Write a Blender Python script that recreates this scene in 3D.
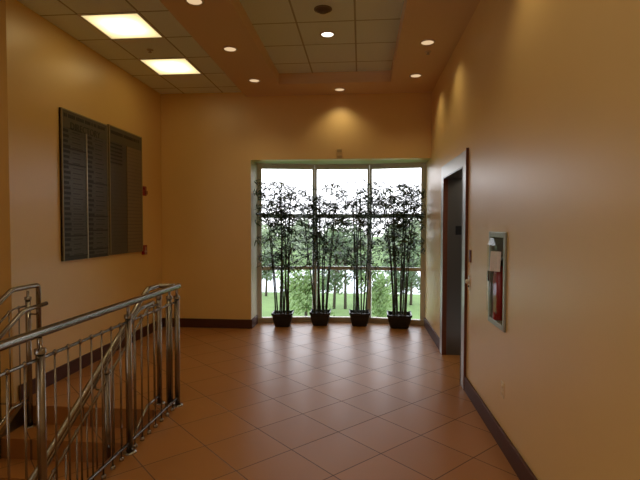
import bpy, bmesh, math, random
from mathutils import Vector, Matrix
from math import pi, sin, cos, radians as R

S = bpy.context.scene
for o in list(bpy.data.objects):
    bpy.data.objects.remove(o)
COL = S.collection

# ------------------------------------------------------------------ camera
H_EYE = 1.6117
yaw, pitch, roll, FPX = 0.0875, -0.0329, 0.0017, 467.39
right = Vector((cos(yaw), sin(yaw), 0))
fw0 = Vector((-sin(yaw), cos(yaw), 0))
fwd = fw0 * cos(pitch) + Vector((0, 0, sin(pitch)))
upv = -fw0 * sin(pitch) + Vector((0, 0, cos(pitch)))
r2 = right * cos(roll) + upv * sin(roll)
u2 = upv * cos(roll) - right * sin(roll)
cd = bpy.data.cameras.new('camera')
cam = bpy.data.objects.new('camera', cd)
COL.objects.link(cam)
cam.matrix_world = Matrix(((r2.x, u2.x, -fwd.x, 0), (r2.y, u2.y, -fwd.y, 0), (r2.z, u2.z, -fwd.z, H_EYE), (0, 0, 0, 1)))
cd.sensor_fit = 'HORIZONTAL'
cd.sensor_width = 36
cd.lens = 36 * FPX / 640
cd.clip_start = 0.05
cd.clip_end = 500
S.camera = cam

# ------------------------------------------------------------------ view, world
S.view_settings.view_transform = 'Standard'
S.view_settings.look = 'None'
S.view_settings.gamma = 1
S.view_settings.use_curve_mapping = False
S.view_settings.exposure = 0.0
S.cycles.use_denoising = True
S.cycles.max_bounces = 8
S.cycles.diffuse_bounces = 5
S.cycles.transparent_max_bounces = 32
S.cycles.sample_clamp_indirect = 6
S.cycles.caustics_reflective = False
S.cycles.caustics_refractive = False
SKY = 3.3
PANEL = 3.7          # fluorescent panels
SPOT = 13            # downlight watts
w = bpy.data.worlds.new('overcast_sky')
S.world = w
w.use_nodes = True
nt = w.node_tree
nt.nodes.clear()
wo = nt.nodes.new('ShaderNodeOutputWorld')
bg = nt.nodes.new('ShaderNodeBackground')
tc = nt.nodes.new('ShaderNodeTexCoord')
sx = nt.nodes.new('ShaderNodeSeparateXYZ')
cr = nt.nodes.new('ShaderNodeValToRGB')
cr.color_ramp.elements[0].position = 0.0
cr.color_ramp.elements[0].color = (0.95, 0.96, 1.0, 1)
cr.color_ramp.elements[1].position = 0.8
cr.color_ramp.elements[1].color = (0.80, 0.88, 1.0, 1)
nt.links.new(tc.outputs['Generated'], sx.inputs[0])
nt.links.new(sx.outputs['Z'], cr.inputs[0])
nt.links.new(cr.outputs[0], bg.inputs[0])
bg.inputs[1].default_value = SKY
nt.links.new(bg.outputs[0], wo.inputs[0])

# sampling portal over the bay window (lets the daylight in with less noise; gives off nothing itself)
pd = bpy.data.lights.new('window_daylight', 'AREA')
pd.shape = 'RECTANGLE'
pd.size = 2.7
pd.size_y = 2.55
pd.cycles.is_portal = True
po = bpy.data.objects.new('window_daylight', pd)
po.location = (-0.32, 7.83, 1.31)
po.rotation_euler = (R(-90), 0, 0)
COL.objects.link(po)

# ------------------------------------------------------------------ dimensions
XR, XL, YB = 1.026, -3.107, 7.077
HG, HS, HT = 3.632, 3.563, 3.712      # grid ceiling, soffit, tray heights
YBACK = -5.6                          # wall behind the camera
XW = -4.3                             # stairwell outer wall
XE = -1.72                            # floor edge at the stairwell
YS = 3.87                             # top step edge
LOW = -1.87                           # lower landing
WIN = [(-1.69, 7.53), (-0.765, 7.70), (0.135, 7.73), (1.026, 7.58)]
HW = 2.60

# ------------------------------------------------------------------ materials
def newmat(name):
    m = bpy.data.materials.new(name)
    m.use_nodes = True
    nt = m.node_tree
    b = nt.nodes['Principled BSDF']
    return m, nt, b

def mat(name, col, rough=0.5, metal=0.0, spec=0.5, noise=0.0, nscale=20, bump=0.0, bscale=200, aniso=0):
    m, nt, b = newmat(name)
    b.inputs['Base Color'].default_value = (*col, 1)
    b.inputs['Roughness'].default_value = rough
    b.inputs['Metallic'].default_value = metal
    b.inputs['Specular IOR Level'].default_value = spec
    if noise or bump:
        g = nt.nodes.new('ShaderNodeNewGeometry')
    if noise:
        n = nt.nodes.new('ShaderNodeTexNoise')
        n.inputs['Scale'].default_value = nscale
        n.inputs['Detail'].default_value = 4
        nt.links.new(g.outputs['Position'], n.inputs['Vector'])
        mx = nt.nodes.new('ShaderNodeMix')
        mx.data_type = 'RGBA'
        mx.inputs[6].default_value = (*[c * (1 - noise) for c in col], 1)
        mx.inputs[7].default_value = (*[min(1, c * (1 + noise)) for c in col], 1)
        nt.links.new(n.outputs['Fac'], mx.inputs[0])
        nt.links.new(mx.outputs[2], b.inputs['Base Color'])
    if bump:
        n2 = nt.nodes.new('ShaderNodeTexNoise')
        n2.inputs['Scale'].default_value = bscale
        nt.links.new(g.outputs['Position'], n2.inputs['Vector'])
        bp = nt.nodes.new('ShaderNodeBump')
        bp.inputs['Strength'].default_value = bump
        bp.inputs['Distance'].default_value = 0.002
        nt.links.new(n2.outputs['Fac'], bp.inputs['Height'])
        nt.links.new(bp.outputs[0], b.inputs['Normal'])
    return m

def emis(name, col, s):
    m = bpy.data.materials.new(name)
    m.use_nodes = True
    nt = m.node_tree
    nt.nodes.clear()
    o = nt.nodes.new('ShaderNodeOutputMaterial')
    e = nt.nodes.new('ShaderNodeEmission')
    e.inputs[0].default_value = (*col, 1)
    e.inputs[1].default_value = s
    nt.links.new(e.outputs[0], o.inputs[0])
    return m

def glass(name, tint=(1, 1, 1), refl=0.06, fk=0.6):
    m = bpy.data.materials.new(name)
    m.use_nodes = True
    nt = m.node_tree
    nt.nodes.clear()
    o = nt.nodes.new('ShaderNodeOutputMaterial')
    t = nt.nodes.new('ShaderNodeBsdfTransparent')
    t.inputs[0].default_value = (*tint, 1)
    g = nt.nodes.new('ShaderNodeBsdfGlossy')
    g.inputs['Roughness'].default_value = 0.02
    lw = nt.nodes.new('ShaderNodeLayerWeight')
    lw.inputs[0].default_value = 0.15
    mu = nt.nodes.new('ShaderNodeMath')
    mu.operation = 'MULTIPLY_ADD'
    mu.inputs[1].default_value = fk
    mu.inputs[2].default_value = refl * 0.5
    nt.links.new(lw.outputs['Fresnel'], mu.inputs[0])
    mx = nt.nodes.new('ShaderNodeMixShader')
    nt.links.new(mu.outputs[0], mx.inputs[0])
    nt.links.new(t.outputs[0], mx.inputs[1])
    nt.links.new(g.outputs[0], mx.inputs[2])
    nt.links.new(mx.outputs[0], o.inputs[0])
    return m

def M(nt, op, a, b=None, c=None):
    n = nt.nodes.new('ShaderNodeMath')
    n.operation = op
    for i, v in enumerate((a, b, c)):
        if v is None:
            continue
        if isinstance(v, (int, float)):
            n.inputs[i].default_value = v
        else:
            nt.links.new(v, n.inputs[i])
    return n.outputs[0]

def floor_mat():
    m, nt, b = newmat('floor_tile')
    s, tx, ty = 0.4496, -0.1707, 3.5849
    g = nt.nodes.new('ShaderNodeNewGeometry')
    sp = nt.nodes.new('ShaderNodeSeparateXYZ')
    nt.links.new(g.outputs['Position'], sp.inputs[0])
    k = 1 / (s * math.sqrt(2))
    x = M(nt, 'SUBTRACT', sp.outputs[0], tx)
    y = M(nt, 'SUBTRACT', sp.outputs[1], ty)
    u = M(nt, 'MULTIPLY', M(nt, 'ADD', x, y), k)
    v = M(nt, 'MULTIPLY', M(nt, 'SUBTRACT', x, y), k)
    def edge(t):
        f = M(nt, 'FRACT', M(nt, 'ADD', t, 100))
        return M(nt, 'MINIMUM', f, M(nt, 'SUBTRACT', 1, f))
    e = M(nt, 'MINIMUM', edge(u), edge(v))
    gw = 0.0038 / s
    groutfac = M(nt, 'LESS_THAN', e, gw)
    wn = nt.nodes.new('ShaderNodeTexWhiteNoise')
    cb = nt.nodes.new('ShaderNodeCombineXYZ')
    nt.links.new(M(nt, 'FLOOR', u), cb.inputs[0])
    nt.links.new(M(nt, 'FLOOR', v), cb.inputs[1])
    nt.links.new(cb.outputs[0], wn.inputs['Vector'])
    n = nt.nodes.new('ShaderNodeTexNoise')
    n.inputs['Scale'].default_value = 5
    n.inputs['Detail'].default_value = 6
    nt.links.new(g.outputs['Position'], n.inputs['Vector'])
    fac = M(nt, 'ADD', M(nt, 'MULTIPLY', wn.outputs['Value'], 0.45), M(nt, 'MULTIPLY', n.outputs['Fac'], 0.55))
    mx = nt.nodes.new('ShaderNodeMix')
    mx.data_type = 'RGBA'
    mx.inputs[6].default_value = (0.31, 0.123, 0.028, 1)
    mx.inputs[7].default_value = (0.40, 0.165, 0.042, 1)
    nt.links.new(fac, mx.inputs[0])
    mg = nt.nodes.new('ShaderNodeMix')
    mg.data_type = 'RGBA'
    mg.inputs[7].default_value = (0.10, 0.045, 0.02, 1)
    nt.links.new(groutfac, mg.inputs[0])
    nt.links.new(mx.outputs[2], mg.inputs[6])
    nt.links.new(mg.outputs[2], b.inputs['Base Color'])
    rg = M(nt, 'ADD', M(nt, 'MULTIPLY', n.outputs['Fac'], 0.12), M(nt, 'MULTIPLY_ADD', groutfac, 0.35, 0.275))
    nt.links.new(rg, b.inputs['Roughness'])
    b.inputs['Specular IOR Level'].default_value = 0.62
    bp = nt.nodes.new('ShaderNodeBump')
    bp.inputs['Strength'].default_value = 0.25
    bp.inputs['Distance'].default_value = 0.003
    hgt = M(nt, 'SUBTRACT', M(nt, 'MULTIPLY', n.outputs['Fac'], 0.35), groutfac)
    nt.links.new(hgt, bp.inputs['Height'])
    nt.links.new(bp.outputs[0], b.inputs['Normal'])
    return m

def grid_mat(name, x0, y0):
    m, nt, b = newmat(name)
    c = 0.6096
    g = nt.nodes.new('ShaderNodeNewGeometry')
    sp = nt.nodes.new('ShaderNodeSeparateXYZ')
    nt.links.new(g.outputs['Position'], sp.inputs[0])
    def edge(o, z):
        f = M(nt, 'FRACT', M(nt, 'MULTIPLY_ADD', o, 1 / c, 100 - z / c))
        return M(nt, 'MINIMUM', f, M(nt, 'SUBTRACT', 1, f))
    e = M(nt, 'MINIMUM', edge(sp.outputs[0], x0), edge(sp.outputs[1], y0))
    line = M(nt, 'LESS_THAN', e, 0.010 / c)
    n = nt.nodes.new('ShaderNodeTexNoise')
    n.inputs['Scale'].default_value = 90
    n.inputs['Detail'].default_value = 3
    nt.links.new(g.outputs['Position'], n.inputs['Vector'])
    mx = nt.nodes.new('ShaderNodeMix')
    mx.data_type = 'RGBA'
    mx.inputs[6].default_value = (0.70, 0.77, 0.80, 1)
    mx.inputs[7].default_value = (0.84, 0.90, 0.93, 1)
    nt.links.new(n.outputs['Fac'], mx.inputs[0])
    mg = nt.nodes.new('ShaderNodeMix')
    mg.data_type = 'RGBA'
    mg.inputs[7].default_value = (0.40, 0.39, 0.35, 1)
    nt.links.new(line, mg.inputs[0])
    nt.links.new(mx.outputs[2], mg.inputs[6])
    nt.links.new(mg.outputs[2], b.inputs['Base Color'])
    b.inputs['Roughness'].default_value = 0.9
    b.inputs['Specular IOR Level'].default_value = 0.1
    bp = nt.nodes.new('ShaderNodeBump')
    bp.inputs['Strength'].default_value = 0.4
    bp.inputs['Distance'].default_value = 0.004
    nt.links.new(M(nt, 'ADD', M(nt, 'MULTIPLY', n.outputs['Fac'], 0.3), line), bp.inputs['Height'])
    nt.links.new(bp.outputs[0], b.inputs['Normal'])
    return m

def wood_mat(name, c1, c2, axis=0):
    m, nt, b = newmat(name)
    g = nt.nodes.new('ShaderNodeNewGeometry')
    mp = nt.nodes.new('ShaderNodeMapping')
    mp.inputs['Scale'].default_value = (3, 3, 60)
    nt.links.new(g.outputs['Position'], mp.inputs[0])
    n = nt.nodes.new('ShaderNodeTexNoise')
    n.inputs['Scale'].default_value = 3
    n.inputs['Detail'].default_value = 6
    nt.links.new(mp.outputs[0], n.inputs['Vector'])
    mx = nt.nodes.new('ShaderNodeMix')
    mx.data_type = 'RGBA'
    mx.inputs[6].default_value = (*c1, 1)
    mx.inputs[7].default_value = (*c2, 1)
    nt.links.new(n.outputs['Fac'], mx.inputs[0])
    nt.links.new(mx.outputs[2], b.inputs['Base Color'])
    b.inputs['Roughness'].default_value = 0.5
    b.inputs['Specular IOR Level'].default_value = 0.25
    return m

WALL = (0.745, 0.49, 0.175)
m_wall = mat('wall_paint', WALL, 0.37, spec=1.0, noise=0.03, nscale=3, bump=0.15, bscale=350)
m_soffit = mat('soffit_paint', (0.74, 0.54, 0.36), 0.7, spec=0.2, bump=0.1, bscale=350)
m_reveal = mat('reveal_cream', (0.62, 0.55, 0.40), 0.6, spec=0.3, bump=0.1, bscale=350)  # paler and creamier than the wall colour
m_floor = floor_mat()
m_grid = grid_mat('acoustic_tile', -2.7309, 4.3471)
m_tray = grid_mat('acoustic_tile_tray', -0.6798, 4.896)
m_base = wood_mat('mahogany', (0.050, 0.016, 0.008), (0.10, 0.032, 0.016))
m_steel = mat('brushed_steel', (0.30, 0.265, 0.215), 0.26, 1.0, noise=0.06, nscale=40)
m_steeld = mat('dark_steel', (0.30, 0.27, 0.23), 0.33, 1.0, noise=0.08, nscale=30)
m_brownrefl = wood_mat('painted_brown_reflection', (0.10, 0.032, 0.016), (0.18, 0.06, 0.028))  # brown reflection painted as streaky colour on the steel frame edges
m_fc = mat('cabinet_frame_steel', (0.36, 0.36, 0.30), 0.42, 0.7)
m_jamb = mat('satin_steel_jamb', (0.15, 0.14, 0.125), 0.38, 0.6)
m_frame = mat('steel_frame', (0.50, 0.48, 0.46), 0.42, 1.0, noise=0.04, nscale=30)
m_alu = mat('window_aluminium', (0.78, 0.78, 0.76), 0.5, 0.0)
m_sill = mat('window_sill_paint', (0.52, 0.44, 0.32), 0.4)
m_glass = glass('window_glass')
m_black = mat('black_plastic', (0.012, 0.012, 0.012), 0.35)
m_pot = mat('black_glazed_pot', (0.008, 0.008, 0.009), 0.35, noise=0.2, nscale=30)
m_soil = mat('dark_moss', (0.02, 0.017, 0.010), 0.95, bump=1, bscale=60)
m_cane = mat('bamboo_cane', (0.030, 0.030, 0.012), 0.4, noise=0.3, nscale=15)
m_leaf = mat('bamboo_leaf', (0.060, 0.085, 0.040), 0.5, noise=0.4, nscale=10)
m_red = mat('red_enamel', (0.26, 0.006, 0.005), 0.35)
m_redp = mat('red_plastic', (0.30, 0.010, 0.008), 0.4)
m_paper = mat('pinkish_paper', (0.85, 0.74, 0.70), 0.8, noise=0.08, nscale=60)
m_white = mat('ivory_plastic', (0.72, 0.55, 0.32), 0.4)
m_offw = mat('white_enamel', (0.65, 0.60, 0.50), 0.4)
m_board = mat('board_bronze', (0.03, 0.026, 0.016), 0.4, 0.3)
m_strip = mat('board_strip_dark', (0.085, 0.078, 0.058), 0.4, 0.3)
m_strip2 = mat('board_strip_tan', (0.20, 0.15, 0.085), 0.45, 0.2)
m_head = mat('board_header', (0.10, 0.09, 0.055), 0.4, 0.3)
m_ink = mat('board_lettering', (0.020, 0.016, 0.010), 0.6)
m_panel = emis('diffuser_light', (1.0, 0.79, 0.37), PANEL)
_nt = m_panel.node_tree
_tc = _nt.nodes.new('ShaderNodeTexCoord')
_sp = _nt.nodes.new('ShaderNodeSeparateXYZ')
_nt.links.new(_tc.outputs['Generated'], _sp.inputs[0])
def _edge(o):
    return M(_nt, 'MINIMUM', o, M(_nt, 'SUBTRACT', 1, o))
_e = M(_nt, 'MULTIPLY', M(_nt, 'MINIMUM', M(_nt, 'MULTIPLY', _edge(_sp.outputs[0]), 3.0), 1.0), M(_nt, 'MINIMUM', M(_nt, 'MULTIPLY', _edge(_sp.outputs[1]), 3.0), 1.0))
_em = [n for n in _nt.nodes if n.type == 'EMISSION'][0]
_nt.links.new(M(_nt, 'MULTIPLY_ADD', _e, PANEL, 0.9), _em.inputs[1])
m_lamp = emis('lamp_glow', (1.0, 0.70, 0.40), .78)
m_lampw = emis('lamp_glow_white', (1.0, 0.92, 0.80), 3)
m_trim = mat('lamp_trim', (0.62, 0.48, 0.33), 0.4)
m_grass = mat('lawn', (0.15, 0.24, 0.07), 0.9, noise=0.35, nscale=0.8)
m_pond = mat('pale_pavement', (0.75, 0.76, 0.78), 0.5, noise=0.05, nscale=0.5)
m_bark = mat('tree_bark', (0.09, 0.075, 0.06), 0.9, noise=0.3, nscale=6)
def leafm(name, c):
    m = mat(name, c, 0.7, spec=0.2, noise=0.35, nscale=1.5)
    nt = m.node_tree
    t = nt.nodes.new('ShaderNodeBsdfTranslucent')
    t.inputs[0].default_value = (c[0] * 1.3, c[1] * 1.4, c[2], 1)
    mx = nt.nodes.new('ShaderNodeMixShader')
    mx.inputs[0].default_value = .45
    nt.links.new(nt.nodes['Principled BSDF'].outputs[0], mx.inputs[1])
    nt.links.new(t.outputs[0], mx.inputs[2])
    nt.links.new(mx.outputs[0], nt.nodes['Material Output'].inputs[0])
    return m
m_tree = [leafm('tree_leaf_%s' % a, c) for a, c in (('a', (0.19, 0.25, 0.17)), ('b', (0.24, 0.33, 0.16)), ('c', (0.40, 0.45, 0.36)))]  # the palest leaf colour has the far row's haze painted in

# ------------------------------------------------------------------ mesh helpers
class MB:
    def __init__(self):
        self.v = []; self.f = []; self.m = []; self.sm = []
        self.cur = 0
    def add(self, vs, fs, smooth=False):
        o = len(self.v)
        self.v += [tuple(p) for p in vs]
        self.f += [tuple(o + i for i in f) for f in fs]
        self.m += [self.cur] * len(fs)
        self.sm += [smooth] * len(fs)
        return self
    def box(self, x0, x1, y0, y1, z0, z1):
        x0, x1 = sorted((x0, x1)); y0, y1 = sorted((y0, y1)); z0, z1 = sorted((z0, z1))
        vs = [(x0, y0, z0), (x1, y0, z0), (x1, y1, z0), (x0, y1, z0), (x0, y0, z1), (x1, y0, z1), (x1, y1, z1), (x0, y1, z1)]
        return self.add(vs, [(0, 3, 2, 1), (4, 5, 6, 7), (0, 1, 5, 4), (1, 2, 6, 5), (2, 3, 7, 6), (3, 0, 4, 7)])
    def obox(self, c, ax, ay, az):
        """oriented box: centre, three half-extent vectors"""
        c = Vector(c); ax = Vector(ax); ay = Vector(ay); az = Vector(az)
        vs = [c + ax * i + ay * j + az * k for k in (-1, 1) for j in (-1, 1) for i in (-1, 1)]
        return self.add(vs, [(0, 2, 3, 1), (4, 5, 7, 6), (0, 1, 5, 4), (1, 3, 7, 5), (3, 2, 6, 7), (2, 0, 4, 6)])
    def tube(self, pts, r, n=10, caps=True, radii=None):
        pts = [Vector(p) for p in pts]
        k = len(pts)
        T = []
        for i in range(k):
            a = pts[max(0, i - 1)]; b = pts[min(k - 1, i + 1)]
            t = (b - a)
            T.append(t.normalized() if t.length > 1e-9 else Vector((0, 0, 1)))
        ref = Vector((0, 0, 1)) if abs(T[0].z) < 0.9 else Vector((1, 0, 0))
        N = T[0].cross(ref).normalized()
        vs = []
        for i in range(k):
            if i:
                q = T[i - 1].rotation_difference(T[i])
                N = (q @ N).normalized()
            B = T[i].cross(N)
            rr = radii[i] if radii else r
            for j in range(n):
                a = 2 * pi * j / n
                vs.append(pts[i] + (N * cos(a) + B * sin(a)) * rr)
        fs = []
        for i in range(k - 1):
            for j in range(n):
                fs.append((i * n + j, i * n + (j + 1) % n, (i + 1) * n + (j + 1) % n, (i + 1) * n + j))
        self.add(vs, fs, True)
        if caps:
            o = len(self.v) - len(vs)
            self.f += [tuple(o + j for j in reversed(range(n))), tuple(o + (k - 1) * n + j for j in range(n))]
            self.m += [self.cur] * 2
            self.sm += [False] * 2
        return self
    def lathe(self, c, prof, n=20, axis=(0, 0, 1)):
        """prof: (radius, height) list along the axis"""
        c = Vector(c); A = Vector(axis).normalized()
        ref = Vector((1, 0, 0)) if abs(A.x) < 0.9 else Vector((0, 1, 0))
        U = A.cross(ref).normalized(); W = A.cross(U)
        vs = []
        for r_, z_ in prof:
            for j in range(n):
                a = 2 * pi * j / n
                vs.append(c + A * z_ + (U * cos(a) + W * sin(a)) * max(r_, 1e-4))
        fs = []
        for i in range(len(prof) - 1):
            for j in range(n):
                fs.append((i * n + j, i * n + (j + 1) % n, (i + 1) * n + (j + 1) % n, (i + 1) * n + j))
        self.add(vs, fs, True)
        return self
    def build(self, name, mats, parent=None, loc=None, bevel=0, auto=True):
        me = bpy.data.meshes.new(name)
        me.from_pydata([Vector(p) for p in self.v], [], self.f)
        if not isinstance(mats, (list, tuple)):
            mats = [mats]
        for mm in mats:
            me.materials.append(mm)
        me.polygons.foreach_set('material_index', self.m)
        me.polygons.foreach_set('use_smooth', self.sm)
        me.update()
        o = bpy.data.objects.new(name, me)
        COL.objects.link(o)
        if parent is not None:
            o.parent = parent
        if loc is not None:
            o.location = loc
        if bevel:
            b = o.modifiers.new('bevel', 'BEVEL')
            b.width = bevel; b.segments = 2; b.limit_method = 'ANGLE'
        return o

def fillet(pts, r, n=5):
    pts = [Vector(p) for p in pts]
    out = [pts[0]]
    for i in range(1, len(pts) - 1):
        p = pts[i]; a = (pts[i - 1] - p); b = (pts[i + 1] - p)
        d = min(r, a.length * 0.49, b.length * 0.49)
        A = p + a.normalized() * d; B = p + b.normalized() * d
        for k in range(n + 1):
            t = k / n
            out.append(A * (1 - t) ** 2 + p * 2 * t * (1 - t) + B * t * t)
    out.append(pts[-1])
    return out

def tag(o, label=None, cat=None, group=None, kind=None):
    if label: o['label'] = label
    if cat: o['category'] = cat
    if group: o['group'] = group
    if kind: o['kind'] = kind
    return o

def empty(name, loc, label=None, cat=None, group=None, kind=None):
    o = bpy.data.objects.new(name, None)
    o.empty_display_size = 0.1
    o.location = loc
    COL.objects.link(o)
    return tag(o, label, cat, group, kind)

def struct(name, mb, m, label=None, cat=None):
    o = mb.build(name, m)
    o['kind'] = 'structure'
    return tag(o, label, cat)

def copy_thing(o, loc, label, group=None):
    c = o.copy(); COL.objects.link(c); c.location = loc
    c['label'] = label
    if group: c['group'] = group
    for ch in [x for x in bpy.data.objects if x.parent == o]:
        d = ch.copy(); COL.objects.link(d); d.parent = c
        for g in [x for x in bpy.data.objects if x.parent == ch]:
            e = g.copy(); COL.objects.link(e); e.parent = d
    return c

# ================================================================== STRUCTURE
# floor: slab with the stairwell left open
fb = MB()
fb.add([(XE, YBACK, 0), (XR, YBACK, 0), (XR, YS, 0), (XE, YS, 0)], [(0, 1, 2, 3)])
fb.add([(XL - 0.02, YS, 0), (XR, YS, 0), (XR, YB + .02, 0), (XL - 0.02, YB + .02, 0)], [(0, 1, 2, 3)])
fb.add([(WIN[0][0], YB + .02, 0), (XR, YB + .02, 0), (XR, WIN[3][1] + .05, 0), (WIN[2][0], WIN[2][1] + .05, 0), (WIN[1][0], WIN[1][1] + .05, 0), (WIN[0][0], WIN[0][1] + .05, 0)], [(0, 1, 2, 3, 4, 5)])
fb.box(XE - .004, XE, YBACK, YS, -0.30, -.001)
fb.add([(-2.98, YS, -.35), (XE, YS, -.35), (XE, YS, 0), (-2.98, YS, 0)], [(0, 1, 2, 3)])
fb.add([(XL - .02, YS, 0), (XL - .02, YS, -.3), (-2.98, YS, -.3), (-2.98, YS, 0)], [(0, 1, 2, 3)])
struct('floor', fb, m_floor, 'tan diagonal square floor tiles reflecting the window', 'floor')
lf = MB().add([(XW, YBACK, LOW), (XE + .3, YBACK, LOW), (XE + .3, 4.2, LOW), (XW, 4.2, LOW)], [(0, 1, 2, 3)])
struct('floor_lower_landing', lf, m_floor, 'lower tiled landing at the foot of the stairs', 'floor')

# walls
wl = MB()
wl.box(XL - .2, XL, 3.90, YB + .2, 0, HG + .1)
wl.box(XW, XL - .2, 3.90, 4.10, LOW, HG + .1)
wl.box(XL - .2, XL + .08, 3.90, 4.10, LOW, -.02)
wl.box(XL + .08, XE + .2, 3.90, 4.10, LOW, -.36)
struct('wall_left', wl, m_wall, 'golden tan wall carrying the two directory boards', 'wall')
wb = MB()
wb.box(XL - .2, WIN[0][0], YB, YB + .2, 0, HG + .1)
wb.box(WIN[0][0], XR, YB, YB + .2, HW, HG + .1)
struct('wall_back', wb, m_wall, 'tan end wall around the bay window', 'wall')
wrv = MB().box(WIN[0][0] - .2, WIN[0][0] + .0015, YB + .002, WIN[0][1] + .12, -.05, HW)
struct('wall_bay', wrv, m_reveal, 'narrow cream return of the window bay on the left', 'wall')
EY0, EY1, EH = 4.77, 5.86, 2.18          # elevator opening
XY0, XY1, XZ0, XZ1 = 3.43, 3.77, 0.89, 1.52   # cabinet recess
wr = MB()
T = .14
wr.box(XR, XR + T, YBACK - .2, XY0, 0, HG + .1)
wr.box(XR, XR + T, XY0, XY1, 0, XZ0)
wr.box(XR, XR + T, XY0, XY1, XZ1, HG + .1)
wr.box(XR + .13, XR + T, XY0, XY1, XZ0, XZ1)
wr.box(XR, XR + T, XY1, EY0, 0, HG + .1)
wr.box(XR, XR + T, EY0, EY1, EH, HG + .1)
wr.box(XR, XR + T, EY1, WIN[3][1] + .12, 0, HG + .1)
struct('wall_right', wr, m_wall, 'long tan wall on the right with the elevator doorway', 'wall')
wk = MB()
wk.box(XW - .2, XR + .2, YBACK - .2, YBACK, LOW, HG + .1)
struct('wall_rear', wk, m_wall, 'tan wall behind the viewer', 'wall')
ws = MB()
SW = (-5.3, -.6, 0.9, 3.3)
ws.box(XW - .2, XW, SW[1], 4.16, LOW, HG + .1)
ws.box(XW - .2, XW, YBACK, SW[0], LOW, HG + .1)
ws.box(XW - .2, XW, SW[0], SW[1], LOW, SW[2])
ws.box(XW - .2, XW, SW[0], SW[1], SW[3], HG + .1)
ws.box(XE, XE + .2, YBACK, 4.16, LOW, -.30)
struct('wall_stairwell', ws, m_wall, 'tan outer wall of the stairwell', 'wall')

# ceilings
cg = MB()
cg.box(XW - .2, -1.76, YBACK, YB + .2, HG, HG + .08)
struct('ceiling', cg, m_grid, 'white lay-in tile ceiling over the stairs', 'ceiling')
TX0, TX1, TY1, TY0 = -1.147, 0.392, 6.50, -2.2
cs = MB()
cs.box(-1.76, TX0, YBACK, YB + .1, HS, HT + .1)
cs.box(TX1, XR + .1, YBACK, YB + .1, HS, HT + .1)
cs.box(TX0, TX1, TY1, YB + .1, HS, HT + .1)
cs.box(TX0, TX1, YBACK, TY0, HS, HT + .1)
struct('ceiling_soffit', cs, m_soffit, 'brown painted soffit band framing the tray ceiling', 'ceiling')
ct = MB().box(TX0, TX1, TY0, TY1, HT, HT + .08)
struct('ceiling_tray', ct, m_tray, 'recessed white tile tray in the brown soffit', 'ceiling')
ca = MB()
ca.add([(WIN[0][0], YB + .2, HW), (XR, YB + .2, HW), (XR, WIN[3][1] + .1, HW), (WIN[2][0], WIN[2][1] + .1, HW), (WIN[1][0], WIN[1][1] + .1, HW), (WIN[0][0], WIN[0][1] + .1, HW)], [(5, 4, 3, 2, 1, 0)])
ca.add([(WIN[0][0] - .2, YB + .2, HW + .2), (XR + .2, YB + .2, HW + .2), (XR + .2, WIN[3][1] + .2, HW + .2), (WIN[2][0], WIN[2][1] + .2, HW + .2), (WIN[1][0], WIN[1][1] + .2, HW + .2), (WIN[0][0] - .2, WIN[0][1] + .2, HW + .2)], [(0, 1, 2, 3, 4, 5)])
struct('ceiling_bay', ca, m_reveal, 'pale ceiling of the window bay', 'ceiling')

# baseboards
def bb(name, boxes, label):
    b = MB()
    for bx in boxes:
        b.box(*bx)
    o = b.build(name, m_base, bevel=.003)
    tag(o, label, 'baseboard', kind='structure')
BH, BT = .14, .02
bb('baseboard_left', [(XL, XL + BT, 3.96, YB, 0, BH)], 'dark wood baseboard along the left wall')
bb('baseboard_back', [(XL + BT, WIN[0][0] + BT, YB - BT, YB, 0, BH), (WIN[0][0], WIN[0][0] + BT, YB, 7.46, 0, BH)], 'dark wood baseboard left of the bay window')
bb('baseboard_right', [(XR - BT, XR, YBACK, 4.60, 0, BH)], 'dark wood baseboard nearest on the right wall')
bb('baseboard_bay', [(XR - BT, XR, 6.03, 7.52, 0, BH)], 'dark wood baseboard between elevator and bay window')

# windows of the bay: three facets
def facet(i, label):
    a = Vector((*WIN[i], 0)); b = Vector((*WIN[i + 1], 0))
    d = (b - a); L = d.length; d.normalize()
    n = Vector((-d.y, d.x, 0))
    z = Vector((0, 0, 1))
    f = MB()
    hd = .03
    def bar(s0, s1, z0, z1, dep=hd, off=0):
        f.obox(a + d * (s0 + s1) / 2 + z * (z0 + z1) / 2 + n * (.035 + off), d * (s1 - s0) / 2, n * dep, z * (z1 - z0) / 2)
    lw = .07 if i == 0 else .034
    rw = .075 if i == 2 else .034
    bar(0, lw, .0, HW); bar(L - rw, L, .0, HW)
    bar(lw, L - rw, HW - .075, HW)
    bar(lw, L - rw, 1.72, 1.785); bar(lw, L - rw, .865, .92)
    o = f.build('window_%d' % (i + 1), m_alu)
    tag(o, label, 'window', kind='structure')
    s = MB()
    s.obox(a + d * L / 2 + z * .04 + n * .02, d * (L / 2 - .001), n * .045, z * .04)
    s.build('window_sill', m_sill, o)
    g = MB()
    g.obox(a + d * L / 2 + z * (HW / 2 + .02) + n * .045, d * (L / 2 - .03), n * .003, z * (HW / 2 - .06))
    g.build('glass', m_glass, o)
    return o
facet(0, 'left facet of the three sided bay window')
facet(1, 'middle facet of the three sided bay window')
facet(2, 'right facet of the three sided bay window, next to the elevator wall')

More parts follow.
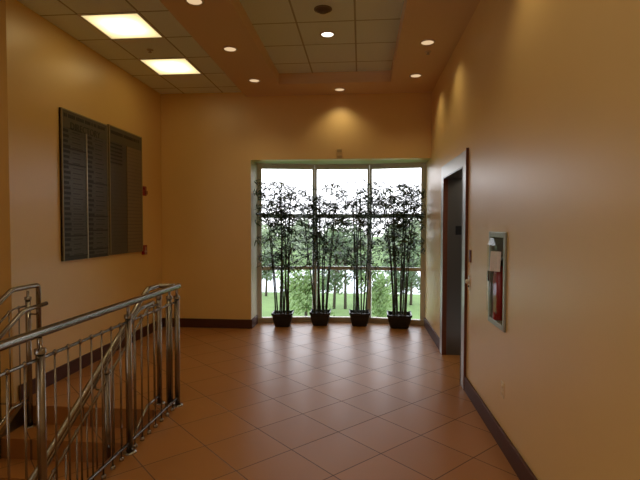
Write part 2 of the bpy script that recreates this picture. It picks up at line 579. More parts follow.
# unseen stairwell window behind the viewer's left shoulder, added to light the right wall
b = MB()
for i in range(5):
    y = SW[0] + .03 + (SW[1] - SW[0] - .06) * i / 4
    b.box(XW - .13, XW - .07, y - .03, y + .03, SW[2], SW[3])
for z in (SW[2] + .03, 2.1, SW[3] - .03):
    b.box(XW - .125, XW - .075, SW[0] + .001, SW[1] - .001, z - .03, z + .03)
w4 = struct('window_4', b, m_alu, 'added stairwell window, unseen, sending daylight onto the right wall', 'window')
MB().box(XW - .103, XW - .097, SW[0] + .01, SW[1] - .01, SW[2] + .01, SW[3] - .01).build('glass', m_glass, w4)
p2 = bpy.data.lights.new('added_window_portal', 'AREA')
p2.shape = 'RECTANGLE'; p2.size = 2.4; p2.size_y = 4.7
p2.cycles.is_portal = True
po2 = bpy.data.objects.new('added_window_portal', p2)
po2.location = (XW - .22, (SW[0] + SW[1]) / 2, (SW[2] + SW[3]) / 2)
po2.rotation_euler = (0, R(-90), 0)
COL.objects.link(po2)

# staircase
NST, RZ, TD = 11, .17, .28
st = empty('staircase', (-2.36, YS, 0), 'tiled stairs going down between the two sloping handrails', 'stairs')
def rel(mb, root):
    L = root.location
    mb.v = [(x - L.x, y - L.y, z - L.z) for x, y, z in mb.v]
    return mb
def part(root, mb, name, m, bevel=0, parent=None):
    return rel(mb, root).build(name, m, parent or root, bevel=bevel)
for k in range(1, NST):
    b = MB().box(-2.98, XE - .005, YS - TD * k, YS - TD * (k - 1) + (.0 if k > 1 else -.001), -RZ * k - .19, -RZ * k)
    part(st, b, 'step', m_floor)
s = MB()
y1 = YS - TD * (NST - 1)
s.add([(-3.02, YS, 0.02), (-3.02, y1, -RZ * (NST - 1) + .02), (-3.02, y1, -RZ * (NST - 1) - .1), (-3.02, YS, -.35),
       (-2.98, YS, 0.02), (-2.98, y1, -RZ * (NST - 1) + .02), (-2.98, y1, -RZ * (NST - 1) - .1), (-2.98, YS, -.35)],
      [(0, 1, 2, 3), (7, 6, 5, 4), (0, 4, 5, 1), (3, 2, 6, 7), (0, 3, 7, 4), (1, 5, 6, 2)])
part(st, s, 'stringer', m_steeld)

# ================================================================== RAILINGS
RT = .024    # top tube radius
def post(root, x, y, zb, zt, r=.022):
    p = MB().tube([(x, y, zb), (x, y, zt - .085)], r, 14)
    o = part(root, p, 'post', m_steel)
    c = MB().lathe((x, y, 0), [(r + .006, zt - .10), (r + .006, zt - .075), (.012, zt - .07), (.011, zt - .02)], 14)
    q = part(root, c, 'post_collar', m_steel); q.parent = o
    c = MB().lathe((x, y, 0), [(r + .024, zb), (r + .024, zb + .008), (r + .004, zb + .012)], 16)
    q = part(root, c, 'foot_flange', m_steel); q.parent = o
    return o
# 1. level guard on the landing edge
g1 = empty('guard_railing', (-1.62, 2.5, 0), 'long level stainless steel guard railing nearest the viewer, on the landing edge', 'railing')
part(g1, MB().tube(fillet([(-1.62, -1.2, 1.062), (-1.62, 4.025, 1.062)], .05), RT, 16), 'top_rail', m_steel)
gposts = [3.985, 3.12, 2.22, 1.32, .42, -.48]
for y in gposts:
    post(g1, -1.62, y, 0, 1.055)
part(g1, MB().tube([(-1.62, -1.2, .93), (-1.62, 3.985, .93)], .009, 8), 'mid_rail', m_steel)
part(g1, MB().tube([(-1.62, -1.2, .075), (-1.62, 3.985, .075)], .011, 8), 'bottom_rail', m_steel)
for k in range(len(gposts) - 1):
    for j in range(1, 8):
        y = gposts[k] - .9 * j / 8
        b = MB().tube([(-1.62, y, .02), (-1.62, y, .93)], .0055, 8)
        b.lathe((-1.62, y, 0), [(.016, 0), (.016, .02), (.008, .026)], 8)
        b.lathe((-1.62, y, .93), [(.004, -.016), (.013, -.006), (.013, .006), (.004, .016)], 8)
        part(g1, b, 'baluster', m_steel)

SL = RZ / TD
YT = 3.80
def zs(y, top):
    return top if y > YT else top - SL * (YT - y)
def step_z(y):
    if y >= YS: return 0.0
    return -RZ * (int((YS - y) / TD) + 1)
def stair_rail(x, label, side, inner):
    root = empty('stair_railing', (x, YS, 0), label, 'railing')
    yend = .9
    # top tube: level, then down the stairs
    if inner:
        # x < guard: turns at the top and joins the landing guard
        pts = [(-1.655, 4.02, 1.062), (x, 4.02, 1.062), (x, YT, 1.062), (x, yend, zs(yend, 1.062))]
    else:
        pts = [(x, 3.965, .0), (x, 3.965, 1.062), (x, YT - .16, 1.062), (x, yend, zs(yend, 1.062) - 0)]
    if not inner:
        pts[2] = (x, YT - .16, 1.062); pts[3] = (x, yend, 1.062 - SL * (YT - .16 - yend))
    part(root, MB().tube(fillet(pts, .03), RT - .003, 14), 'top_rail', m_steel)
    if inner:
        post(root, -1.695, 4.0, 0, 1.05)
    def zt(y, t):
        y0 = YT if inner else YT - .16
        return t if y > y0 else t - SL * (y0 - y)
    ys = [4.02, 3.15, 2.25, 1.35] if inner else [3.83, 2.93, 2.03, 1.13]
    for y in ys:
        post(root, x, y, step_z(y), zt(y, 1.05))
    y0 = YT if inner else YT - .16
    ytop = 4.02 if inner else 3.83
    def railpts(t):
        return fillet([(x, ytop, t), (x, y0, t), (x, yend, zt(yend, t))], .05)
    part(root, MB().tube(railpts(.90), .009, 8), 'mid_rail', m_steel)
    part(root, MB().tube([(x, ytop, .075), (x, y0 - .02, .075), (x, yend, zt(yend, .075) )], .011, 8), 'bottom_rail', m_steel)
    y = ytop - .11
    while y > yend + .05:
        if min(abs(y - p) for p in ys) > .05:
            b = MB().tube([(x, y, zt(y, .075)), (x, y, zt(y, .90))], .0055, 8)
            b.lathe((x, y, zt(y, .90)), [(.004, -.016), (.013, -.006), (.013, .006), (.004, .016)], 8)
            part(root, b, 'baluster', m_steel)
        y -= .112
    # handrail on brackets, on the stair side
    xh = x + side * .085
    hy = YT if inner else YT - .14
    def zh(y): return .885 if y > hy else .885 - SL * (hy - y)
    hp = fillet([(xh, hy + .29, .9), (xh, hy, .885), (xh, yend, zh(yend))], .05)
    part(root, MB().tube(hp, .019, 14), 'handrail', m_steel)
    for y in ys:
        z = zh(y)
        b = MB().tube(fillet([(x, y, z - .06), (xh, y, z - .06), (xh, y, z - .01)], .02), .007, 8)
        part(root, b, 'bracket', m_steel)
    return root
stair_rail(-1.80, 'sloping steel stair railing just behind the level guard railing', -1, True)
stair_rail(-2.90, 'sloping steel stair railing beside the left wall, at the photo edge', 1, False)

# ================================================================== ELEVATOR
el = empty('elevator', (XR, 5.315, 0), 'open elevator doorway with wide brushed steel frame in the right wall', 'elevator')
f = MB()
FX = XR - .022
f.box(FX, XR, EY0 - .145, EY0, 0, 2.335)
f.box(FX, XR, EY1, EY1 + .16, 0, 2.335)
f.box(FX, XR, EY0, EY1, EH, 2.335)
part(el, f, 'door_frame', m_frame, bevel=.003)
f = MB()
f.box(FX - .003, XR + .24, EY0 - .012, EY0 + .004, 0, EH)
f.box(FX + .001, XR + .24, EY1 - .004, EY1 + .012, 0, EH)
f.box(FX - .003, XR + .24, EY0, EY1, EH - .004, EH + .012)
part(el, f, 'jamb_lining', m_jamb)
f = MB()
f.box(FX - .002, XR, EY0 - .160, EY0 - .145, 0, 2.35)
e_ = part(el, f, 'edge_reflection', m_brownrefl)
e_['label'] = 'steel edge strip with a painted reddish brown reflection'
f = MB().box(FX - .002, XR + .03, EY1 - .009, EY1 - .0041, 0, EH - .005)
e_ = part(el, f, 'edge_reflection', m_brownrefl)
e_['label'] = 'steel edge strip with a painted reddish brown reflection'
f = MB()
cx0, cx1 = XR + .24, XR + 1.7
f.box(cx0, cx1, EY0 - .35, EY0 - .31, 0, 2.4)
f.box(cx0 - .0, cx1, EY1 + .0, EY1 + .04, 0, 2.4)
f.box(cx1, cx1 + .04, EY0 - .35, EY1 + .04, 0, 2.4)
f.box(XR + T + .005, cx0, EY0 - .35, EY0 - .013, 0, 2.4)
part(el, f, 'cab_wall', m_jamb)
f = MB().box(XR + .22, cx1, EY0 - .35, EY1 + .04, 2.36, 2.4)
f.box(XR + .145, XR + .24, EY0 - .012, EY1 + .012, EH + .012, 2.4)
part(el, f, 'cab_ceiling', m_frame)
f = MB().box(XR, cx1, EY0 - .35 + .04, EY1, -.02, .002)
f.v = [(x, min(max(y, EY0), EY1) if x < XR + .01 else y, z) for x, y, z in f.v]
part(el, f, 'cab_floor', m_floor)
f = MB().box(cx0 + .2, cx0 + 1.0, EY0 + .1, EY1 - .2, 2.345, 2.359)
part(el, f, 'cab_light', emis('cab_light_glow', (1, .9, .75), 4))
f = MB().box(XR + .128, XR + .216, EY1 - .010, EY1 - .0041, 1.49, 1.60)
x_ = part(el, f, 'floor_display', m_black, bevel=.002)
x_['label'] = 'small black square display on the steel jamb'

# call button
cb = empty('elevator_call_button', (XR, 4.52, 1.07), 'small whitish call button plate beside the near edge of the elevator frame', 'button')
f = MB().box(XR - .008, XR, 4.49, 4.55, .995, 1.137)
part(cb, f, 'plate', m_offw, bevel=.003)
f = MB().lathe((XR - .008, 4.52, 1.075), [(.022, 0), (.022, -.022), (.014, -.03), (.0, -.031)], 16, (1, 0, 0))
part(cb, f, 'button', m_offw)
f = MB().lathe((XR - .008, 4.52, 1.03), [(.010, 0), (.010, -.006), (.0, -.008)], 12, (1, 0, 0))
part(cb, f, 'key_switch', m_black)
f = MB().box(XR - .012, XR, 4.455, 4.515, 1.262, 1.378)
f = f.build('wall_plaque', mat('plaque_red', (.13, .03, .02), .4), bevel=.003)
tag(f, 'small dark red plaque above the whitish call button', 'sign')

# ================================================================== FIRE EXTINGUISHER CABINET
fc = empty('extinguisher_cabinet', (XR, 3.6, 1.2), 'recessed steel fire extinguisher cabinet with clear door on the right wall', 'cabinet')
Y0, Y1, Z0, Z1 = 3.39, 3.81, .85, 1.56
fr = MB()
d0 = XR - .016
fr.box(d0, XR, Y0, Y0 + .042, Z0, Z1); fr.box(d0, XR, Y1 - .042, Y1, Z0, Z1)
fr.box(d0, XR, Y0 + .042, Y1 - .042, Z0, Z0 + .042); fr.box(d0, XR, Y0 + .042, Y1 - .042, Z1 - .042, Z1)
part(fc, fr, 'door_frame', m_fc, bevel=.004)
fr = MB()
fr.box(XR, XR + .12, XY0 + .001, XY0 + .004, XZ0, XZ1); fr.box(XR, XR + .12, XY1 - .004, XY1 - .001, XZ0, XZ1)
fr.box(XR, XR + .12, XY0, XY1, XZ0, XZ0 + .003); fr.box(XR, XR + .12, XY0, XY1, XZ1 - .003, XZ1)
fr.box(XR + .12, XR + .125, XY0, XY1, XZ0, XZ1)
part(fc, fr, 'box', mat('cabinet_lining', (.20, .19, .15), .6))
# bubble door
fr = MB()
a0, a1, b0, b1 = Y0 + .045, Y1 - .045, Z0 + .05, Z1 - .05
xo = XR - .012; xi = XR - .048
vs = [(xo, a0, b0), (xo, a1, b0), (xo, a1, b1), (xo, a0, b1), (xi, a0 + .03, b0 + .05), (xi, a1 - .03, b0 + .05), (xi, a1 - .03, b1 - .05), (xi, a0 + .03, b1 - .05)]
fr.add(vs, [(4, 5, 6, 7), (0, 1, 5, 4), (1, 2, 6, 5), (2, 3, 7, 6), (3, 0, 4, 7)])
part(fc, fr, 'clear_door', glass('clear_plastic', (.96, .97, .95), .03, .10))
fr = MB().box(d0 - .012, d0, Y1 - .03, Y1 - .018, 1.17, 1.25)
part(fc, fr, 'latch', m_steel)
ex = empty('fire_extinguisher', (XR + .032, 3.64, XZ0 + .003), 'red fire extinguisher with a pale inspection tag inside the wall cabinet', 'fire extinguisher')
ax, ay, az = ex.location
b = MB().lathe((ax, ay, az), [(.0, 0), (.052, 0), (.056, .01), (.056, .33), (.050, .36), (.032, .385), (.018, .395), (.018, .415)], 28)
part(ex, b, 'cylinder', m_red)
b = MB().lathe((ax, ay, az), [(.0, .409), (.024, .409), (.024, .45), (.012, .46), (.0, .46)], 14)
b.obox((ax, ay - .01, az + .48), (.009, 0, 0), (0, .06, .012), (0, 0, .006))
b.obox((ax, ay - .01, az + .455), (.009, 0, 0), (0, .055, -.004), (0, 0, .005))
part(ex, b, 'valve', m_black)
b = MB().tube(fillet([(ax, ay + .02, az + .44), (ax - .02, ay + .075, az + .44), (ax - .02, ay + .085, az + .30), (ax - .02, ay + .075, az + .08)], .03), .009, 8)
part(ex, b, 'hose', m_black)
b = MB().obox((ax - .052, ay - .035, az + .445), (.0008, .0008, 0), (.030, -.030, .0), (.004, 0, .075))
t_ = part(ex, b, 'inspection_tag', m_paper)
t_['label'] = 'pale pinkish paper tag'

# outlet
ou = empty('wall_outlet', (XR, 3.44, .425), 'small tan power outlet low on the right wall', 'outlet')
b = MB().box(XR - .006, XR, 3.405, 3.475, .368, .482)
part(ou, b, 'cover_plate', m_white, bevel=.002)
for z in (.402, .448):
    b = MB().lathe((XR - .006, 3.44, z), [(.016, 0), (.016, -.003), (.0, -.0032)], 14, (1, 0, 0))
    b.box(XR - .0105, XR - .006, 3.432, 3.434, z - .005, z + .006); b.box(XR - .0105, XR - .006, 3.446, 3.448, z - .005, z + .006)
    part(ou, b, 'socket', m_white)

# ================================================================== DIRECTORY BOARDS
def text(name, body, size, root, wpos, m, align='CENTER', sx=1.0):
    cu = bpy.data.curves.new(name, 'FONT')
    cu.body = body; cu.size = size; cu.align_x = align; cu.align_y = 'CENTER'; cu.extrude = .0008
    tmp = bpy.data.objects.new(name + '_tmp', cu)
    COL.objects.link(tmp)
    dg = bpy.context.evaluated_depsgraph_get()
    me = bpy.data.meshes.new_from_object(tmp.evaluated_get(dg))
    bpy.data.objects.remove(tmp)
    me.materials.clear(); me.materials.append(m)
    o = bpy.data.objects.new(name, me)
    COL.objects.link(o)
    o.parent = root
    o.location = Vector(wpos) - root.location
    # faces +X; reading direction +Y
    o.rotation_euler = (R(90), 0, R(90))
    o.scale = (sx, 1, 1)
    return o
random.seed(4)
def board(y0, y1, z0, z1, label, second):
    root = empty('directory_board', (XL, (y0 + y1) / 2, z0), label, 'sign')
    b = MB().box(XL, XL + .02, y0, y1, z0, z1)
    part(root, b, 'back_panel', m_board)
    b = MB()
    b.box(XL, XL + .032, y0, y0 + .012, z0, z1); b.box(XL, XL + .032, y1 - .012, y1, z0, z1)
    b.box(XL, XL + .032, y0 + .012, y1 - .012, z1 - .012, z1)
    f_ = part(root, b, 'edge_frame', mat('frame_bronze', (.30, .25, .16), .45, .2) if not second else mat('frame_tan', (.36, .29, .17), .45, .2))
    hz = z1 - .19
    b = MB().box(XL + .02, XL + .027, y0 + .012, y1 - .012, hz, z1 - .012)
    part(root, b, 'header', m_head)
    ym = (y0 + y1) / 2
    if not second:
        b = MB().box(XL + .02, XL + .034, ym - .006, ym + .006, z0, hz)
        part(root, b, 'divider', mat('divider_light', (.62, .58, .48), .35, .6))
    pitch = .0545
    for c in (0, 1):
        a = (y0 + .014) if c == 0 else ym + .007
        e = (ym - .007) if c == 0 else y1 - .014
        m = m_strip2 if (second and c == 1) else m_strip
        z = hz - .004
        p = pitch if not second else .047
        k = 0
        while z - p > z0:
            b = MB().box(XL + .02, XL + .026, a, e, z - p + .004, z)
            part(root, b, 'name_strip', m)
            if not second:
                dark = (k in (3, 6, 20, 24)) if c == 0 else (k in (9, 16, 19, 23))
                b = MB()
                if dark:
                    b.box(XL + .026, XL + .0272, a, e, z - p + .004, z - p + .018)
                l = random.uniform(.07, .12)
                b.box(XL + .026, XL + .0275, a + .015, a + .015 + l, z - p * .78, z - p * .22)
                l = random.uniform(.12, .2)
                b.box(XL + .026, XL + .0272, a + .17, a + .17 + l, z - p * .58, z - p * .42)
                part(root, b, 'lettering', m_ink)
            elif c == 0 and k < 6:
                b = MB().box(XL + .026, XL + .0275, a + .015, a + .3, z - p * .75, z - p * .3)
                part(root, b, 'lettering', m_ink)
            z -= p
            k += 1
    return root
b1 = board(4.60, 5.475, 1.225, 2.815, 'left of the two tall dark directory boards, headed DIRECTORY', False)
text('header_lettering', 'DIRECTORY', .105, b1, (XL + .0285, 5.03, 2.655), m_ink)
for kx in range(1):
    b = MB()
    y = 4.64
    random.seed(2)
    while y < 5.42:
        l = random.uniform(.015, .028)
        b.box(XL + .027, XL + .0285, y, y + l, 2.735, 2.772)
        y += l + (.007 if random.random() > .2 else .025)
    part(b1, b, 'lettering', m_ink)
b2 = board(5.515, 6.375, 1.23, 2.835, 'right of the two tall directory boards, with a paler tan right column', True)
b = MB()
y = 5.56
while y < 6.3:
    l = random.uniform(.015, .028)
    b.box(XL + .027, XL + .0285, y, y + l, 2.735, 2.775)
    y += l + (.007 if random.random() > .2 else .025)
part(b2, b, 'lettering', m_ink)

# fire alarm devices on the left wall
al = empty('fire_alarm_strobe', (XL, 6.455, 2.085), 'red fire alarm horn strobe, upper red device right of the boards', 'fire alarm')
b = MB().box(XL, XL + .025, 6.395, 6.515, 2.02, 2.155)
part(al, b, 'housing', m_redp, bevel=.004)
b = MB().box(XL + .025, XL + .05, 6.44, 6.50, 2.04, 2.09)
part(al, b, 'strobe_lens', mat('strobe_lens', (.35, .12, .10), .2), bevel=.006)
b = MB().lathe((XL + .025, 6.43, 2.125), [(.022, 0), (.022, .012), (.01, .016), (0, .016)], 12, (1, 0, 0))
part(al, b, 'horn', m_redp)
al = empty('fire_alarm_pull_station', (XL, 6.44, 1.245), 'red fire alarm pull station, lower red device right of the boards', 'fire alarm')
b = MB().box(XL, XL + .035, 6.385, 6.495, 1.18, 1.315)
part(al, b, 'housing', m_redp, bevel=.004)
b = MB().box(XL + .035, XL + .05, 6.405, 6.475, 1.215, 1.235)
b.box(XL + .035, XL + .045, 6.43, 6.45, 1.19, 1.29)
part(al, b, 'handle', mat('pull_handle', (.5, .35, .3), .4), bevel=.003)

# sensor over the window
se = empty('wall_sensor', (-.328, YB, 2.685), 'small tan box fixed on the header above the bay window', 'sensor')
b = MB().box(-.37, -.286, YB - .03, YB, 2.615, 2.755)
part(se, b, 'housing', mat('sensor_tan', (.66, .45, .18), .5), bevel=.005)
b = MB().box(-.362, -.294, YB - .036, YB - .03, 2.70, 2.735)
b.box(-.362, -.294, YB - .036, YB - .03, 2.63, 2.645)
part(se, b, 'grille', mat('sensor_grille', (.45, .30, .12), .6))

# ================================================================== LIGHTS
# 2x2 recessed fluorescent panels
C = .6096
lx, ly = -2.7309, 4.3471
def panel(ix, iy, label, group):
    x0 = lx + C * ix; y0 = ly + C * iy
    root = empty('ceiling_light_panel', (x0 + C / 2, y0 + C / 2, HG), label, 'ceiling light', group)
    f = MB()
    t = .022
    z0, z1 = HG - .006, HG + .002
    f.box(x0, x0 + t, y0, y0 + C, z0, z1); f.box(x0 + C - t, x0 + C, y0, y0 + C, z0, z1)
    f.box(x0 + t, x0 + C - t, y0, y0 + t, z0, z1); f.box(x0 + t, x0 + C - t, y0 + C - t, y0 + C, z0, z1)
    part(root, f, 'frame', m_offw)
    f = MB().box(x0 + t, x0 + C - t, y0 + t, y0 + C - t, HG - .004, HG - .001)
    part(root, f, 'diffuser', m_panel)
panel(0, 0, 'larger nearer square fluorescent ceiling panel of the two', None)
panel(0, 2, 'farther square fluorescent ceiling panel, near the end wall', None)
for iy in (-3, -6, -9, -12):  # unseen panels added to brighten the room from behind
    panel(0, iy, 'added square fluorescent ceiling panel, unseen, over the stairs behind the viewer', 'added panels behind the viewer')

# recessed downlights
def downlight(name, loc, label, glow=m_lamp, spot=True, pw=1.0):
    root = empty(name, loc, label, 'ceiling light', 'round recessed downlights')
    x, y, z = loc
    f = MB().lathe((0, 0, 0), [(.085, 0), (.085, -.005), (.070, -.007), (.066, -.003), (.063, .0)], 28)
    f.build('trim_ring', m_trim, root)
    f = MB().lathe((0, 0, 0), [(.066, -.002), (.045, -.0035), (.0, -.0035)], 24)
    f.build('lens', glow, root)
    if spot:
        ld = bpy.data.lights.new('downlight_beam', 'SPOT')
        ld.energy = SPOT * pw
        ld.color = (1.0, .86, .56)
        ld.spot_size = R(120)
        ld.spot_blend = .9
        ld.shadow_soft_size = .04
        lo = bpy.data.objects.new('downlight_beam', ld)
        lo.location = (0, 0, -.03)
        lo.parent = root
        COL.objects.link(lo)
    return root
dl = [(-1.46, 4.04, 'left soffit, cut by the top edge of the photo'), (-1.46, 5.16, 'left soffit, second from the end wall'),
      (-1.45, 6.30, 'left soffit, in the corner by the end wall'), (-.316, 6.819, 'middle of the soffit above the bay window'),
      (.705, 6.27, 'right soffit, in the corner by the end wall'), (.70, 5.15, 'right soffit, second from the end wall')]
for x, y, l in dl:
    downlight('downlight', (x, y, HS), 'round downlight in the ' + l)
for y in (2.9, 1.7, .5, -.7):
    for x in (-1.46, .70):
        downlight('downlight', (x, y, HS), 'soffit downlight above or behind the viewer, outside the photo')
downlight('downlight', (-.379, 5.22, HT), 'bright white round downlight in the middle of the tray ceiling', m_lampw, True, .6)
# tray speaker, sprinkler heads
sp = empty('ceiling_speaker', (-.379, 4.612, HT), 'round brown speaker or detector in the tray above the white downlight', 'detector')
f = MB().lathe((0, 0, 0), [(.088, 0), (.088, -.006), (.072, -.010)], 26)
f.build('ring', mat('speaker_ring', (.20, .15, .09), .6), sp)
f = MB().lathe((0, 0, 0), [(.072, -.009), (.05, -.012), (.045, -.03), (.02, -.036), (0, -.036)], 22)
f.build('grille', mat('speaker_grille', (.13, .08, .045), .6), sp)
m_spr = mat('sprinkler_grey', (.40, .35, .28), .5, .2)
def sprinkler(loc, label):
    r_ = empty('sprinkler', loc, label, 'sprinkler')
    MB().lathe((0, 0, 0), [(.038, 0), (.036, -.006), (.018, -.010), (.012, -.012)], 20).build('escutcheon', m_trim if loc[2] < 3.6 else m_spr, r_)
    MB().lathe((0, 0, 0), [(.012, -.010), (.010, -.025), (.020, -.030), (.020, -.033), (0, -.033)], 14).build('head', m_spr, r_)
sprinkler((-2.443, 5.287, HG), 'small round grey sprinkler between the two fluorescent panels')
sprinkler((.742, 5.418, HS), 'small sprinkler cap in the right brown soffit beside a downlight')

# ================================================================== BAMBOO PLANTS
def pot_mesh(top, bot, hgt, rnd=.03):
    mb = MB()
    def ring(hw, z, flare=0):
        pts = []
        r = hw * .22
        for k in range(4):
            cx = (hw - r) * (1 if k in (0, 3) else -1); cy = (hw - r) * (1 if k in (0, 1) else -1)
            for j in range(5):
                a = pi / 2 * k + pi / 2 * j / 4
                e = 1 + flare * (1 - abs(j - 2) / 2)
                pts.append(((cx + r * cos(a)) * e, (cy + r * sin(a)) * e, z + flare * .25 * (1 - abs(j - 2) / 2)))
        return pts
    prof = [(bot * .9, 0, 0), (bot, .012, 0), (bot + (top - bot) * .55, hgt * .5, 0), (top * .93, hgt * .82, 0), (top * .94, hgt * .84, 0), (top, hgt * .87, .03), (top, hgt, .05), (top * .9, hgt, .04), (top * .88, hgt * .84, 0)]
    vs = []
    for a, z, fl in prof:
        vs += ring(a, z, fl)
    n = 20
    fs = []
    for i in range(len(prof) - 1):
        for j in range(n):
            fs.append((i * n + j, i * n + (j + 1) % n, (i + 1) * n + (j + 1) % n, (i + 1) * n + j))
    fs.append(tuple(reversed(range(n))))
    mb.add(vs, fs, False)
    return mb

def leaf(mb, p, d, L, W, droop):
    d = d.normalized()
    s = d.cross(Vector((0, 0, 1)))
    if s.length < .1: s = Vector((1, 0, 0))
    s.normalize()
    s = (s + Vector((random.uniform(-.6, .6), random.uniform(-.6, .6), random.uniform(-.6, .6)))).normalized()
    p1 = p + d * L * .35
    p2 = p + d * L * .7 + Vector((0, 0, -droop * L * .4))
    p3 = p + d * L + Vector((0, 0, -droop * L))
    o = [p, p1 + s * W / 2, p1 - s * W / 2, p2 + s * W * .36, p2 - s * W * .36, p3]
    mb.add(o, [(0, 2, 1), (1, 2, 4, 3), (3, 4, 5)])

def bamboo(X, Y, rot, ncane, crown, top, seed, label, lowleaf, ymax, ps=1.0):
    random.seed(seed)
    root = empty('potted_bamboo', (X, Y, 0), label, 'plant', 'potted bamboos in front of the bay window')
    pm = pot_mesh(.165 * ps, .118 * ps, .215)
    c, s_ = cos(rot), sin(rot)
    pm.v = [(x * c - y * s_, x * s_ + y * c, z) for x, y, z in pm.v]
    pm.build('pot', m_pot, root)
    so = MB()
    n = 20
    vs = [(0, 0, .2)] + [(.135 * cos(2 * pi * j / n) * (1 + .04 * random.random()), .135 * sin(2 * pi * j / n), .182 + .006 * random.random()) for j in range(n)]
    so.add(vs, [(0, 1 + j, 1 + (j + 1) % n) for j in range(n)], True)
    so.build('soil', m_soil, root)
    fol = MB()
    allc = []
    for k in range(ncane):
        fx = (k + .5) / ncane * 2 - 1
        bx = fx * .115 + random.uniform(-.012, .012)
        by = random.uniform(-.075, .06)
        tx = bx + fx * crown * .32 + random.uniform(-.10, .10)
        ty = by + random.uniform(-.09, .05)
        th = top * random.uniform(.84, 1.0)
        bow = random.uniform(-.03, .03)
        pts = []; rad = []
        N = 14
        for i in range(N + 1):
            t = i / N
            x = bx + (tx - bx) * t ** 1.5 + bow * sin(pi * t)
            y = by + (ty - by) * t
            z = .17 + (th - .17) * t
            pts.append(Vector((x, y, z)))
            rad.append(.013 * (1 - .65 * t))
        # culm with swollen nodes
        P2 = []; R2 = []
        for i in range(N):
            P2 += [pts[i], pts[i] + (pts[i + 1] - pts[i]) * .04, pts[i] + (pts[i + 1] - pts[i]) * .08]
            R2 += [rad[i], rad[i] * 1.22, rad[i]]
        P2.append(pts[-1]); R2.append(rad[-1])
        cm = MB().tube(P2, .008, 7, True, R2)
        cm.build('cane', m_cane, root)
        allc.append(pts)
        # side twigs
        zz = lowleaf + random.uniform(0, .25)
        while zz < th + .02:
            t = (zz - .17) / (th - .17)
            i = min(int(t * N), N - 1)
            p = pts[i].lerp(pts[i + 1], t * N - i) if t < 1 else pts[-1]
            for _ in range(1 if zz < lowleaf + .15 else (2 if zz < 1.5 else 3)):
                ang = random.uniform(0, 2 * pi)
                reach = random.uniform(.07, .33) * (1.15 if zz > .9 else .8) * crown / .4
                dx = cos(ang) * reach + fx * .04
                dy = sin(ang) * reach * .55
                e = p + Vector((dx, dy, random.uniform(.02, .13)))
                e.x = max(max(-crown, -1.64 - X), min(min(crown, .98 - X), e.x)); e.y = min(e.y, ymax - .10)
                e.z = min(e.z, top + .03)
                mid = (p + e) / 2 + Vector((0, 0, .015))
                fol.tube([p, mid, e], .0015, 3, False)
                nl = random.randint(7, 9)
                for q in range(nl):
                    base = mid if q > 4 else e
                    a2 = random.uniform(0, 2 * pi)
                    dd = Vector((cos(a2), sin(a2) * .8, random.uniform(-.75, .55)))
                    L = random.uniform(.09, .16)
                    if base.y + dd.y * L > ymax: dd.y = -abs(dd.y)
                    if X + base.x + dd.x * L < -1.665: dd.x = abs(dd.x)
                    if X + base.x + dd.x * L > 1.0: dd.x = -abs(dd.x)
                    leaf(fol, base, dd, L, random.uniform(.017, .025), random.uniform(0, .14))
            zz += random.uniform(.07, .13)
    fol.build('foliage', m_leaf, root)
    return root
bamboo(-1.235, 7.33, .05, 9, .42, 2.28, 11, 'bamboo plant in black pot furthest left, against the left window facet', .72, .20)
bamboo(-.645, 7.47, .0, 9, .38, 2.22, 23, 'bamboo plant in black pot standing in front of the first mullion', .80, .17)
bamboo(-.02, 7.49, .05, 7, .38, 2.25, 37, 'bamboo plant in black pot, third from left, beside the second mullion', .72, .17)
bamboo(.605, 7.40, -.05, 11, .38, 2.20, 41, 'bamboo plant in black pot furthest right, nearest the elevator', .90, .18, 1.17)

# ================================================================== OUTSIDE
GZ = -4.0
b = MB().add([(-60, 8.6, GZ), (60, 8.6, GZ), (90, 46, GZ), (-90, 46, GZ)], [(0, 1, 2, 3)])
b.add([(-90, 46, GZ), (90, 46, GZ), (220, 220, GZ), (-220, 220, GZ)], [(0, 1, 2, 3)])
struct('ground_lawn', b, m_grass, 'green lawn outside below the window', 'lawn')
b = MB().box(-70, 80, 38, 60, GZ, GZ + .04)
tag(b.build('parking_lot', m_pond), 'pale strip of pavement across the lawn outside', 'pavement', kind='structure')

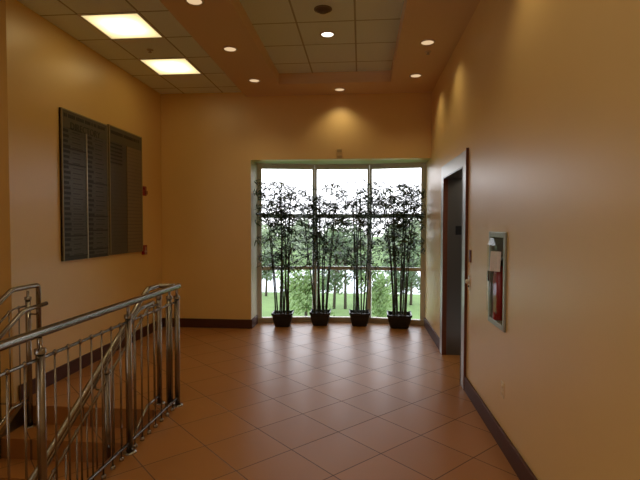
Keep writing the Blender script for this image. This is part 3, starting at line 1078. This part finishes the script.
def tree(x, y, hgt, crown_r, crown_h, mi, label, cat, seed, n=1500, ls=.2, trunks=1, group=None, name='tree'):
    random.seed(seed)
    root = empty(name, (x, y, GZ), label, cat, group)
    tr = MB()
    for k in range(trunks):
        ox = (k - (trunks - 1) / 2) * .75
        tr.tube([(ox, 0, -.05), (ox * .9 + .05, .02, hgt * .4), (ox * .5, .05, hgt * .85)], .1, 8, True, [.10, .075, .03])
    for k in range(7):
        a = random.uniform(0, 6.28); z0 = hgt * random.uniform(.35, .6)
        tr.tube([(0, 0, z0), (cos(a) * crown_r * .4, sin(a) * crown_r * .4, z0 + crown_h * .25), (cos(a) * crown_r * .75, sin(a) * crown_r * .75, z0 + crown_h * .32)], .04, 5, True, [.05, .03, .012])
    tr.build('trunk', m_bark, root)
    f = MB()
    cz = hgt - crown_h / 2
    blobs = [(random.gauss(0, .38) * crown_r, random.gauss(0, .38) * crown_r, cz + random.uniform(-.40, .40) * crown_h, random.uniform(.28, .45)) for _ in range(16)]
    for i in range(n):
        bx, by, bz, br = random.choice(blobs)
        v = Vector((random.gauss(0, 1), random.gauss(0, 1), random.gauss(0, 1))).normalized() * random.uniform(.55, 1) * br
        p = Vector((bx + v.x * crown_r, by + v.y * crown_r, bz + v.z * crown_h * .6))
        if p.z < .1: p.z = .1 + random.random() * .3
        nrm = (v.normalized() + Vector((random.uniform(-.7, .7), random.uniform(-.7, .7), random.uniform(-.2, .9)))).normalized()
        u = nrm.orthogonal().normalized(); w_ = nrm.cross(u)
        s_ = ls * random.uniform(.6, 1.3)
        f.add([p - u * s_, p - w_ * s_ * .45, p + u * s_, p + w_ * s_ * .45], [(0, 1, 2, 3)])
    f.build('crown', m_tree[mi], root)
    return root
TP = [
    (-3.2, 27, 3.3, 1.7, 3.2, 1, 'light green bushy tree outside behind the two left bamboo plants', 'tree', 3, 2200, .13, {}),
    (-1.4, 31, 5.7, 1.9, 4.4, 0, 'twin trunked green tree outside between the second and third bamboo', 'tree', 5, 2600, .15, {'trunks': 2}),
    (.95, 26, 3.4, 1.05, 3.2, 1, 'light green young tree outside just right of the second mullion', 'tree', 7, 2000, .11, {}),
    (3.5, 33, 4.8, 1.7, 3.8, 0, 'darker green tree outside behind the rightmost bamboo plant', 'tree', 9, 2000, .15, {}),
    (-7.4, 36, 3.4, 1.2, 2.0, 0, 'small dark tree outside seen past the leftmost bamboo plant', 'tree', 13, 1200, .15, {}),
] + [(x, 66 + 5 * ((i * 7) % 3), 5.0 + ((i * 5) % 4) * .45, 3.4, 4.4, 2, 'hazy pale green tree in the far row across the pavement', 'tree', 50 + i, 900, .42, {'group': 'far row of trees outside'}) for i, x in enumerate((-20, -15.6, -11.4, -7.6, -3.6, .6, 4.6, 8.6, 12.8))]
FAR = ['outermost left', 'second from the left', 'behind the leftmost bamboo', 'seen between the first and second bamboo', 'behind the first mullion and second bamboo', 'behind the third bamboo', 'just right of the second mullion', 'behind the rightmost bamboo', 'outermost right']
TP = [a if i < 5 else a[:6] + ('hazy pale far tree across the pavement, ' + FAR[i - 5],) + a[7:] for i, a in enumerate(TP)]
for a in TP:
    tree(*a[:11], **a[11])
